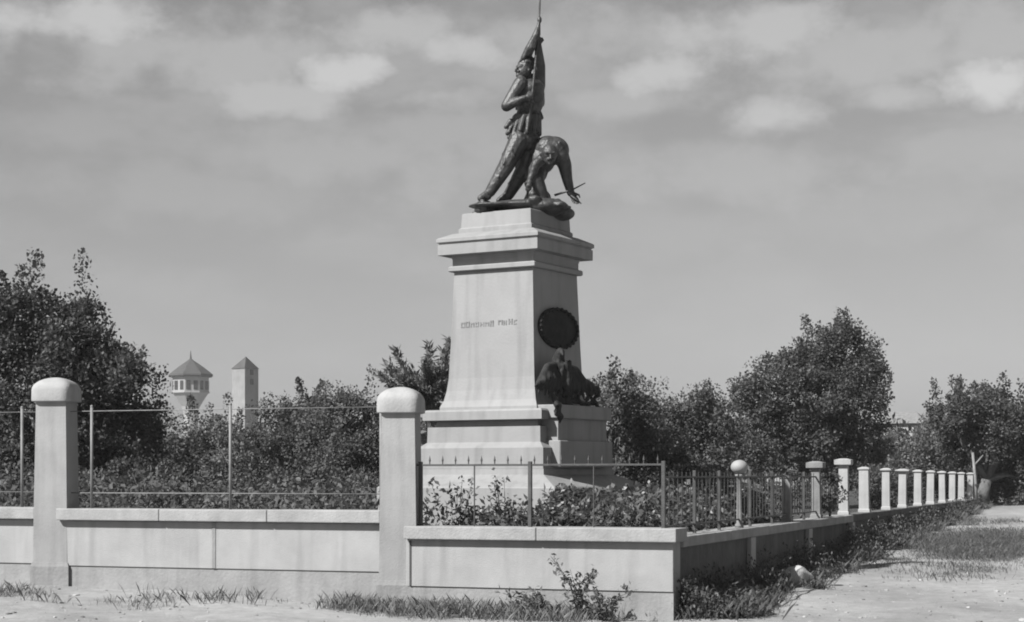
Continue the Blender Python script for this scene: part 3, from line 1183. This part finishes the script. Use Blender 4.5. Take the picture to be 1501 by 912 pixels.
t = thing('square_tower', 'plain square tower with a pointed sloping roof, dark on its right side', 'tower', (0, 0, 0))
TY = 240.0
c = at(359, 600, TY)
t.location = (c.x, c.y, 0)
t.rotation_euler = (0, 0, -R(38))
s = TY / F
hw = 13.5 * s
m = MB().stack([(hw, 0), (hw, zt(541, TY))])
m.build('wall', M['tower_dull'], t)
b_ = bmesh.new()
z0, z1 = zt(540.9, TY), zt(523, TY)
hh = hw * 1.08
vs = [b_.verts.new(p) for p in ((-hh, -hh, z0), (hh, -hh, z0), (hh, hh, z0), (-hh, hh, z0), (hh * .3, -hh * .2, z1))]
for f in ((3, 2, 1, 0), (0, 1, 4), (1, 2, 4), (2, 3, 4), (3, 0, 4)):
    b_.faces.new([vs[i] for i in f])
mm = MB()
mm._add(b_)
mm.build('roof', M['slate'], t)
q = None
for z in (zt(560, TY), zt(546, TY)):
    MB().box(hw - 0.05, hw + 0.06, -0.3, 0.3, z - 0.4, z + 0.35).build('window', M['pane'], t)

# pale house behind the trees on the right
t = thing('house', 'pale house glimpsed between the trees beyond the row of white posts', 'house', (0, 0, 0), R(-24))
HYY = 97.0
c = at(1318, 640, HYY)
t.location = (c.x, c.y, gz(c.x, c.y))
g0 = gz(c.x, c.y)
MB().box(-1.5, 1.5, -1.2, 1.2, -0.3, zt(622, HYY) - g0).build('wall', M['tower'], t)
b_ = bmesh.new()
z0, z1 = zt(621.8, HYY) - g0, zt(604, HYY) - g0
vs = [b_.verts.new(p) for p in ((-1.7, -1.4, z0), (1.7, -1.4, z0), (1.7, 1.4, z0), (-1.7, 1.4, z0), (-0.9, 0, z1), (0.9, 0, z1))]
for f in ((3, 2, 1, 0), (0, 1, 5, 4), (1, 2, 5), (2, 3, 4, 5), (3, 0, 4)):
    b_.faces.new([vs[i] for i in f])
mm = MB()
mm._add(b_)
mm.build('roof', M['pipe'], t)
MB().box(-0.35, 0.35, -1.24, -1.19, zt(640, HYY) - g0, zt(628, HYY) - g0).build('window', M['pane'], t)

# ------------------------------------------------------------------ trees
tree('leafy_tree', 'big dark leafy tree with upright sprigs behind the leftmost pillar', 'tree', 60, 34,
     [(22, 485, 62, 66), (92, 505, 58, 60), (150, 520, 46, 58), (50, 560, 95, 80), (150, 600, 62, 80), (-50, 520, 70, 90), (60, 660, 100, 80), (185, 575, 34, 60), (195, 650, 42, 70), (110, 560, 70, 70), (-60, 650, 80, 80), (38, 436, 26, 26), (122, 450, 26, 26)],
     'leaf_dark', 0.17, 3.2, 0.26, 30, 0.4, 0.2)
tree('leafy_tree', 'rounded shrubby tree just below the water tower', 'tree', 262, 38,
     [(240, 650, 45, 60), (285, 645, 45, 45), (330, 660, 40, 50), (262, 705, 60, 45), (310, 690, 35, 55)], 'leaf', 0.14, 3.0, 0.22, 26, 0.3, 0.10)
tree('leafy_tree', 'dark round-topped tree right of the square tower', 'tree', 400, 44,
     [(395, 624, 36, 44), (430, 620, 32, 42), (450, 606, 34, 36), (412, 670, 60, 55), (460, 650, 45, 60)], 'leaf_dark', 0.16, 3.2, 0.26, 28, 0.3, 0.14)
tree('leafy_tree', 'mid grey bushy tree left of the right-hand pillar', 'tree', 515, 42,
     [(500, 614, 38, 40), (535, 622, 34, 44), (470, 630, 34, 40), (500, 660, 50, 55), (545, 680, 40, 60), (512, 588, 14, 14)], 'leaf', 0.16, 3.0, 0.26, 28, 0.35, 0.13)
tree('garden_shrub', 'pale loose shrub behind the middle post of the pipe fence', 'shrub', 345, 30,
     [(340, 690, 40, 55), (370, 715, 35, 40), (320, 655, 22, 40)], 'leaf_pale', 0.12, 3.2, 0.16, 24, 0.3, 0.05)
tree('garden_shrub', 'low dark shrub behind the pipe fence, right half', 'shrub', 470, 29,
     [(430, 722, 45, 35), (480, 718, 50, 40), (530, 716, 38, 45)], 'leaf', 0.12, 3.2, 0.16, 24, 0.3, 0.05)
tree('garden_shrub', 'low dark shrub behind the pipe fence, beside the leftmost pillar', 'shrub', 190, 29,
     [(150, 715, 45, 40), (205, 722, 50, 35), (255, 726, 30, 26)], 'leaf_dark', 0.12, 3.2, 0.16, 24, 0.3, 0.05)

# pollarded tree with fanned upright shoots behind the pedestal
Y = 31.0
bx = (634 - CX) * Y / F
b0 = Vector((bx, Y, gz(bx, Y)))
t = thing('pollarded_tree', 'pollarded tree fanning upright shoots between the pillar and the pedestal', 'tree', b0)
q0 = at(634, 592, Y) - b0
mb = MB().tube([(0, 0, -0.1), (0.03, 0, 1.2), q0, q0 + Vector((0.02, 0, 0.12))], [0.13, 0.12, 0.14, 0.16], 8)
PP, DD = [], []
for (px, py, wd) in ((657, 505, 5), (650, 522, 8), (628, 512, 5), (622, 535, 7), (603, 548, 8), (582, 520, 5), (572, 540, 8), (560, 552, 6), (640, 545, 10), (612, 560, 10), (655, 545, 7), (590, 555, 9), (630, 560, 12), (645, 565, 10)):
    e = at(px, py, Y + random.uniform(-0.5, 0.5)) - b0
    mid = q0 + Vector(((e.x - q0.x) * 0.62, (e.y - q0.y) * .6, (e.z - q0.z) * 0.30))
    mb.tube([q0, mid, e], [0.07, 0.045, 0.012], 6)
    k = 300
    tt = RNG.uniform(0.30, 1.05, size=(k, 1))
    A, B, C = (np.array(v) for v in (q0, mid, e))
    path = (1 - tt) ** 2 * A + 2 * tt * (1 - tt) * B + tt ** 2 * C
    PP.append(path + RNG.normal(size=(k, 3)) * wd * Y / F * 0.75 * (1.25 - 0.7 * tt))
    DD.append(np.tile((C - B) / np.linalg.norm(C - B) * 1.2, (k, 1)))
quads('crown', leaves_at(np.concatenate(PP), 0.12, direc=np.concatenate(DD), aspect=0.3), M['leaf_pale'], t)
mb.build('trunk', M['bark'], t, True)

tree('leafy_tree', 'smooth dome-topped tree right behind the pedestal base', 'tree', 905, 36,
     [(902, 578, 36, 36), (880, 610, 45, 50), (930, 606, 42, 42), (900, 660, 70, 50), (960, 650, 50, 45)], 'leaf', 0.14, 3.6, 0.20, 28, 0.02, 0.13)
tree('leafy_tree', 'small twiggy tree between the dome-topped and the tall tree', 'tree', 985, 40,
     [(968, 612, 26, 34), (1000, 606, 28, 30), (1030, 604, 30, 32), (1010, 655, 55, 45), (1050, 650, 40, 50), (1030, 588, 16, 14), (980, 640, 50, 46), (1060, 615, 34, 40)], 'leaf', 0.15, 3.6, 0.24, 26, 0.15, 0.11)
tree('leafy_tree', 'tallest tree on the right, rising above the white posts', 'tree', 1215, 52,
     [(1240, 510, 38, 28), (1272, 528, 32, 34), (1222, 530, 42, 36), (1195, 510, 22, 24), (1150, 548, 46, 36), (1112, 585, 40, 40), (1180, 580, 60, 46), (1245, 585, 44, 60), (1130, 640, 66, 45), (1200, 645, 66, 45), (1262, 640, 34, 50), (1240, 492, 26, 12)],
     'leaf_dark', 0.19, 3.4, 0.28, 30, 0.25, 0.22)
tree('leafy_tree', 'pale spreading tree over the middle of the post row', 'tree', 1330, 62,
     [(1296, 660, 30, 20), (1345, 656, 30, 18), (1318, 680, 60, 24), (1372, 662, 22, 24)], 'leaf_pale', 0.22, 2.6, 0.34, 26, 0.25, 0.16)
tree('leafy_tree', 'broad dark tree at the right edge, above the road', 'tree', 1440, 56,
     [(1430, 606, 48, 30), (1475, 614, 44, 36), (1395, 622, 40, 32), (1440, 645, 66, 46), (1500, 640, 46, 56), (1492, 700, 40, 44), (1450, 586, 22, 12)],
     'leaf_dark', 0.20, 3.2, 0.30, 30, 0.3, 0.2)

tree('garden_shrub', 'dark bush at the far end of the road under the broad tree', 'shrub', 1480, 58, [(1455, 712, 22, 26), (1485, 706, 30, 36), (1520, 705, 34, 40)], 'leaf_dark', 0.18, 4.0, 0.24, 26, 0.2, 0.05)

# slanting pale pole by the far right tree
p = at(1432, 735, 54)
t = thing('leaning_pole', 'thin pale pole leaning beside the broad tree at the right edge', 'pole', (p.x, p.y, gz(p.x, p.y)))
MB().tube([(0, 0, -0.1), (-0.05, 0, 0.8), (-0.14, 0, 1.7)], [0.05, 0.045, 0.04], 7).build('shaft', M['pipe'], t, True)
MB().tube([(-0.10, 0, 1.3), (0.18, 0, 1.62)], [0.03, 0.02], 6).build('brace', M['pipe'], t, True)

# far-off wood closing the horizon
lobes = []
for k in range(54):
    x = -34 + k * 1.35 + RNG.normal() * 0.6
    yy = 84 + RNG.normal() * 5
    h = 2.3 + RNG.uniform(0, 1.2)
    lobes.append((Vector((x, yy, h * 0.5 + 0.8)), 1.6, 1.5, h * 0.62))
P, D = crown_points(lobes, 1.6, 0.42, 22, 0.25)
tag(quads('treeline', leaves_at(P, 0.34, direc=D), M['leaf']), 'dark band of distant trees closing the view along the horizon', 'trees', kind='stuff')

# ------------------------------------------------------------------ flower beds, weeds, grass
def blades(name, pts, h, label, cat, mat, n_each=9, spread_r=0.05, width=0.012):
    V = []
    for p in pts:
        k = max(3, int(n_each * RNG.uniform(.6, 1.4)))
        b = np.array(p) + np.c_[RNG.normal(size=(k, 2)) * spread_r, np.zeros(k)]
        b[:, 2] = ground_z(b[:, 0], b[:, 1]) - 0.01
        d = np.c_[np.clip(RNG.normal(size=(k, 2)) * 0.35, -.6, .6), np.ones(k)]
        L = h * RNG.uniform(.45, 1.5) * RNG.uniform(.5, 1.3, size=(k, 1))
        sd_ = np.c_[-d[:, 1], d[:, 0], np.zeros(k)] + RNG.normal(size=(k, 3)) * 0.2
        sd_[:, 2] = 0
        sd_ /= np.linalg.norm(sd_, axis=1, keepdims=True) + 1e-9
        q = np.empty((k, 4, 3))
        q[:, 0] = b - sd_ * width
        q[:, 1] = b + sd_ * width
        q[:, 2] = b + d * L * 0.65 + sd_ * width * 0.7
        q[:, 3] = b + d * L + np.c_[d[:, :2] * L * 0.35, np.zeros(k)]
        V.append(q)
    o = quads(name, np.concatenate(V), M[mat])
    return tag(o, label, cat, kind='stuff')


def px_patch(cx_, cy_, rx, ry, n):
    out = []
    while len(out) < n:
        a, b = RNG.normal() * 0.5, RNG.normal() * 0.5
        if a * a + b * b < 1:
            y = cy_ + b * ry
            if y > 745:
                out.append(tuple(on_ground(cx_ + a * rx, y)))
    return out


# grass along the street front
pts = px_patch(545, 890, 75, 12, 120) + px_patch(640, 898, 80, 10, 110) + px_patch(800, 905, 110, 9, 150) + px_patch(20, 870, 40, 8, 16) + px_patch(330, 878, 150, 8, 22) + px_patch(700, 900, 180, 12, 60) + px_patch(150, 890, 160, 14, 10)
pts = [p for p in pts if (Vector(p) - P0).dot(WV) < -0.03]
blades('grass', pts, 0.12, 'dark grass and low weeds growing at the foot of the street wall', 'grass', 'dry', 16, 0.10, 0.0035)
# grass patch on the road
pts = px_patch(1410, 797, 85, 24, 520) + px_patch(1460, 800, 60, 26, 320) + px_patch(1500, 790, 50, 20, 120) + px_patch(1440, 765, 60, 6, 60) + px_patch(1390, 815, 130, 40, 120)
blades('grass', pts, 0.065, 'dark island of grass in the dirt road', 'grass', 'weed', 40, 0.2, 0.004)

# rank weeds along the shaded wall
BOULDER = on_ground(1166, 856)
V, ptsg = [], []
for _ in range(1500):
    s = 36 * RNG.random() ** 1.6
    wdt = (0.62 + 0.18 * math.sin(s * 1.9) + 0.10 * math.sin(s * 4.3)) * max(0.3, 1 - s / 45)
    o = RNG.random() ** 1.3 * wdt + 0.08
    p = wl(o, 0.15 + s)
    p.z = gz(p.x, p.y)
    if (Vector((p.x - BOULDER.x, p.y - BOULDER.y)).length < 0.34) or (abs((p.x - BOULDER.x) - (p.y - BOULDER.y) * 0.17) < 0.22 and p.y < BOULDER.y):
        continue
    hgt = RNG.uniform(0.2, 0.62) * max(0.22, 1 - o / wdt * 0.85) * (1.0 if s < 11 else 1.15)
    k = 44
    q = np.array(p) + np.c_[RNG.normal(size=(k, 2)) * 0.09, RNG.random(k) * hgt]
    V.append(leaves_at(q, 0.055, up=0.5, direc=np.tile([0, 0, 0.5], (k, 1))))
    ptsg.append(tuple(p))
tag(quads('weeds', np.concatenate(V), M['weed']), 'rank leafy weeds along the foot of the shaded side wall', 'weeds', kind='stuff')
blades('grass', ptsg, 0.15, 'long grass blades among the weeds by the shaded side wall', 'grass', 'weed', 8, 0.12, 0.004)


def weed_plant(px, py, label, h=0.5, spread_=0.22, n=9, mat='weed', name='weed_plant', flowers=0):
    p = on_ground(px, py)
    return weed_at(p, label, h, spread_, n, mat, name, flowers)


def weed_at(p, label, h, spread_, n, mat, name, flowers=0, cat='plant'):
    t = thing(name, label, cat, p)
    mb = MB()
    PP, DD, FP = [], [], []
    for i in range(n):
        e = Vector((RNG.normal() * spread_, RNG.normal() * spread_, h * RNG.uniform(.55, 1.1)))
        mid = Vector((e.x * .35, e.y * .35, e.z * .6))
        mb.tube([(RNG.normal() * .02, RNG.normal() * .02, -0.03), mid, e], [0.008, 0.006, 0.003], 4)
        k = 42
        tt = RNG.uniform(0.15, 1.0, size=(k, 1))
        q = (1 - tt) ** 2 * 0 + 2 * tt * (1 - tt) * np.array(mid) + tt ** 2 * np.array(e)
        PP.append(q + RNG.normal(size=(k, 3)) * 0.03)
        DD.append(np.tile([e.x * 2, e.y * 2, 0.3], (k, 1)))
        if flowers:
            FP.append(np.array(e) + RNG.normal(size=(flowers, 3)) * 0.025)
    quads('foliage', leaves_at(np.concatenate(PP), 0.065, direc=np.concatenate(DD), aspect=0.5), M[mat], t)
    mb.build('stem', M['bark'], t)
    if flowers:
        quads('blossom', leaves_at(np.concatenate(FP), 0.05, up=1.0, aspect=0.9), M['petal'], t)
    return t


weed_plant(848, 907, 'tall spindly weed in front of the corner wall', 0.66, 0.20, 7)
weed_plant(800, 907, 'low bushy weed left of the spindly one before the corner wall', 0.30, 0.20, 6)
weed_plant(880, 909, 'short drooping weed right of the spindly one before the corner wall', 0.34, 0.20, 8)

# flower bed behind the corner wall
V, FV = [], []
for _ in range(420):
    x = RNG.uniform(-3.0, -0.4)
    y = RNG.uniform(0.42, 1.5)
    p = wl(x, y)
    g = gz(p.x, p.y)
    top = RNG.uniform(1.0, 1.28) - 0.08 * abs(math.sin(x * 4))
    k = 30
    q = np.c_[p.x + RNG.normal(size=k) * 0.10, p.y + RNG.normal(size=k) * 0.10, g + (top - g) * RNG.random(k) ** 0.6]
    V.append(leaves_at(q, 0.08, up=0.5))
    if RNG.random() < 0.16:
        k = 5
        FV.append(leaves_at(np.c_[p.x + RNG.normal(size=k) * 0.03, p.y + RNG.normal(size=k) * 0.03, np.full(k, top) + RNG.normal(size=k) * .03], 0.05, up=1.0, aspect=0.9))
for _ in range(900):
    y = RNG.uniform(0.5, 10.6)
    x = RNG.uniform(-2.1, -0.5 if y < 8 else -0.85)
    p = wl(x, y)
    g = gz(p.x, p.y)
    top = RNG.uniform(1.0, 1.5)
    k = 26
    q = np.c_[p.x + RNG.normal(size=k) * 0.13, p.y + RNG.normal(size=k) * 0.13, g + (top - g) * RNG.random(k) ** 0.6]
    V.append(leaves_at(q, 0.10, up=0.5))
    if RNG.random() < 0.10:
        k = 5
        FV.append(leaves_at(np.c_[p.x + RNG.normal(size=k) * 0.03, p.y + RNG.normal(size=k) * 0.03, np.full(k, top) + RNG.normal(size=k) * .03], 0.06, up=1.0, aspect=0.9))
for _ in range(1100):
    x = RNG.uniform(-13.5, -3.2)
    y = RNG.uniform(1.5, 9)
    p = wl(x, y)
    g = gz(p.x, p.y)
    top = g + RNG.uniform(0.9, 1.45)
    k = 30
    q = np.c_[p.x + RNG.normal(size=k) * 0.17, p.y + RNG.normal(size=k) * 0.17, g + (top - g) * RNG.random(k) ** 0.6]
    V.append(leaves_at(q, 0.10, up=0.5))
tag(quads('flower_bed_foliage', np.concatenate(V), M['leaf']), 'dense low planting filling the monument garden behind the fences', 'plants', kind='stuff')
tag(quads('flower_blossom', np.concatenate(FV), M['petal']), 'pale blossoms scattered over the monument garden planting', 'flowers', kind='stuff')


def bed_plant(px, py, Yd, label, h, spread_, n, mat='leaf', flowers=0):
    p = at(px, py, Yd)
    return weed_at(Vector((p.x, p.y, gz(p.x, p.y))), label, p.z - gz(p.x, p.y), spread_, n, mat, 'flowering_plant' if flowers else 'garden_shrub', flowers, 'plant' if flowers else 'shrub')


bed_plant(742, 712, 22.0, 'dark flowering plant standing up left of the middle fence post', 1.4, 0.16, 12, 'leaf', 6)
bed_plant(668, 712, 22.2, 'loose flowering plant near the right-hand pillar, behind the iron fence', 1.4, 0.20, 12, 'leaf', 5)
bed_plant(940, 718, 21.4, 'flowering plant with pale blossoms at the corner of the iron fence', 1.3, 0.16, 10, 'leaf', 9)
tree('garden_shrub', 'dense dark shrub in front of the stepped monument base', 'shrub', 852, 22.6, [(850, 730, 46, 30), (835, 745, 40, 30), (880, 745, 35, 25)], 'leaf_dark', 0.09, 5.0, 0.10, 22, 0.3, 0.03)
tree('garden_shrub', 'big dark shrub crowding the right side of the pedestal base', 'shrub', 935, 27.5, [(928, 632, 42, 50), (968, 658, 44, 42), (905, 592, 26, 38), (945, 692, 55, 34), (1000, 690, 45, 40)], 'leaf_dark', 0.12, 3.6, 0.17, 24, 0.25, 0.05)
tree('garden_shrub', 'grey leafy shrub behind the ball-topped post and iron fence', 'shrub', 1060, 27, [(1050, 735, 36, 26), (1085, 742, 30, 22), (1015, 742, 26, 20)], 'leaf_pale', 0.10, 4.2, 0.12, 22, 0.3, 0.03)
tree('garden_shrub', 'dark shrub behind the iron fence next to the dull capped post', 'shrub', 1160, 30, [(1140, 715, 36, 36), (1180, 720, 34, 32), (1215, 725, 26, 28)], 'leaf_dark', 0.11, 4.2, 0.14, 22, 0.3, 0.04)


for (bx_, yd, lb, lobes_) in ((1300, 48, 'dark shrub filling the gaps behind the first slim white posts', [(1275, 712, 30, 34), (1305, 715, 30, 30), (1335, 712, 28, 32)]),
                              (1385, 63, 'dark shrub filling the gaps behind the farthest slim white posts', [(1362, 708, 26, 34), (1392, 710, 26, 30), (1418, 712, 18, 26)])):
    tree('garden_shrub', lb, 'shrub', bx_, yd, lobes_, 'leaf_dark', 0.15, 4.0, 0.2, 24, 0.2, 0.04)


# ------------------------------------------------------------------ boulder and stones
def boulder(name, label, p, sc, seed):
    t = bmesh.new()
    bmesh.ops.create_icosphere(t, subdivisions=4, radius=1)
    rs = np.random.default_rng(seed)
    dirs = rs.normal(size=(14, 3))
    dirs /= np.linalg.norm(dirs, axis=1, keepdims=True)
    offs = rs.uniform(0.72, 0.97, 14)
    for v in t.verts:
        c = np.array(v.co)
        k = 1.0
        for d, o in zip(dirs, offs):
            dp = c @ d
            if dp > o:
                k = min(k, o / dp)
        k *= 1 + 0.02 * math.sin(9 * c[0] + 5 * c[2]) + 0.015 * math.sin(17 * c[1] - 8 * c[0])
        v.co = Vector((c[0] * k * sc[0], c[1] * k * sc[1], c[2] * k * sc[2]))
    me = bpy.data.meshes.new(name)
    t.to_mesh(me)
    t.free()
    me.polygons.foreach_set('use_smooth', [True] * len(me.polygons))
    o = link(name, me, M['rock'])
    o.location = p
    return tag(o, label, 'stone')


p = BOULDER
boulder('boulder', 'pale rounded boulder lying in the weeds at the road edge', p + Vector((0, 0, 0.09)), (0.25, 0.22, 0.185), 4)
p = on_ground(668, 905)
o = boulder('stone', 'small dark stone on the ground before the corner wall', p + Vector((0, 0, 0.01)), (0.07, 0.05, 0.03), 8)
o.data.materials.clear()
o.data.materials.append(M['slate'])

# pebbles and clods
V = []
b = MB()
pe = bmesh.new()
bmesh.ops.create_icosphere(pe, subdivisions=1, radius=1)
pv = np.array([v.co[:] for v in pe.verts])
pf = np.array([[v.index for v in f.verts] for f in pe.faces])
pe.free()
n = 4200
xs = RNG.uniform(-8, 12, n)
ys = RNG.uniform(15, 46, n)
keep = np.array([not (-14 < (Vector((x, y, 0)) - P0).dot(WU) < 0.1 and (Vector((x, y, 0)) - P0).dot(WV) > -0.1) for x, y in zip(xs, ys)])
xs, ys = xs[keep], ys[keep]
zs = ground_z(xs, ys)
r = RNG.uniform(0.006, 0.026, len(xs)) * np.where(RNG.random(len(xs)) < .1, 1.8, 1)
AV = pv[None] * RNG.uniform(0.6, 1.3, size=(len(xs), len(pv), 1)) * (r[:, None, None] * np.array([1.2, 1.1, 0.6])) + np.stack([xs, ys, zs + 0.003], -1)[:, None]
AF = pf[None] + (np.arange(len(xs)) * len(pv))[:, None, None]
me = bpy.data.meshes.new('pebbles')
me.from_pydata(AV.reshape(-1, 3).tolist(), [], AF.reshape(-1, 3).tolist())
M['clod'] = grey('clods', 0.2, 0.95, island=0.5)
tag(link('pebbles', me, M['clod']), 'loose pebbles and clods scattered over the dirt road', 'pebbles', kind='stuff')

# ------------------------------------------------------------------ summer haze
hz = bpy.data.materials.new('haze')
hz.use_nodes = True
t = hz.node_tree
t.nodes.clear()
o = N(t, 'ShaderNodeOutputMaterial')
pv_ = N(t, 'ShaderNodeVolumePrincipled')
pv_.inputs['Color'].default_value = (0.9, 0.9, 0.9, 1)
pv_.inputs['Density'].default_value = 0.0003
t.links.new(pv_.outputs[0], o.inputs['Volume'])
tag(MB().box(-130, 130, -12, 330, -3, 26).build('haze', hz), 'thin bright summer haze', 'haze', kind='stuff')
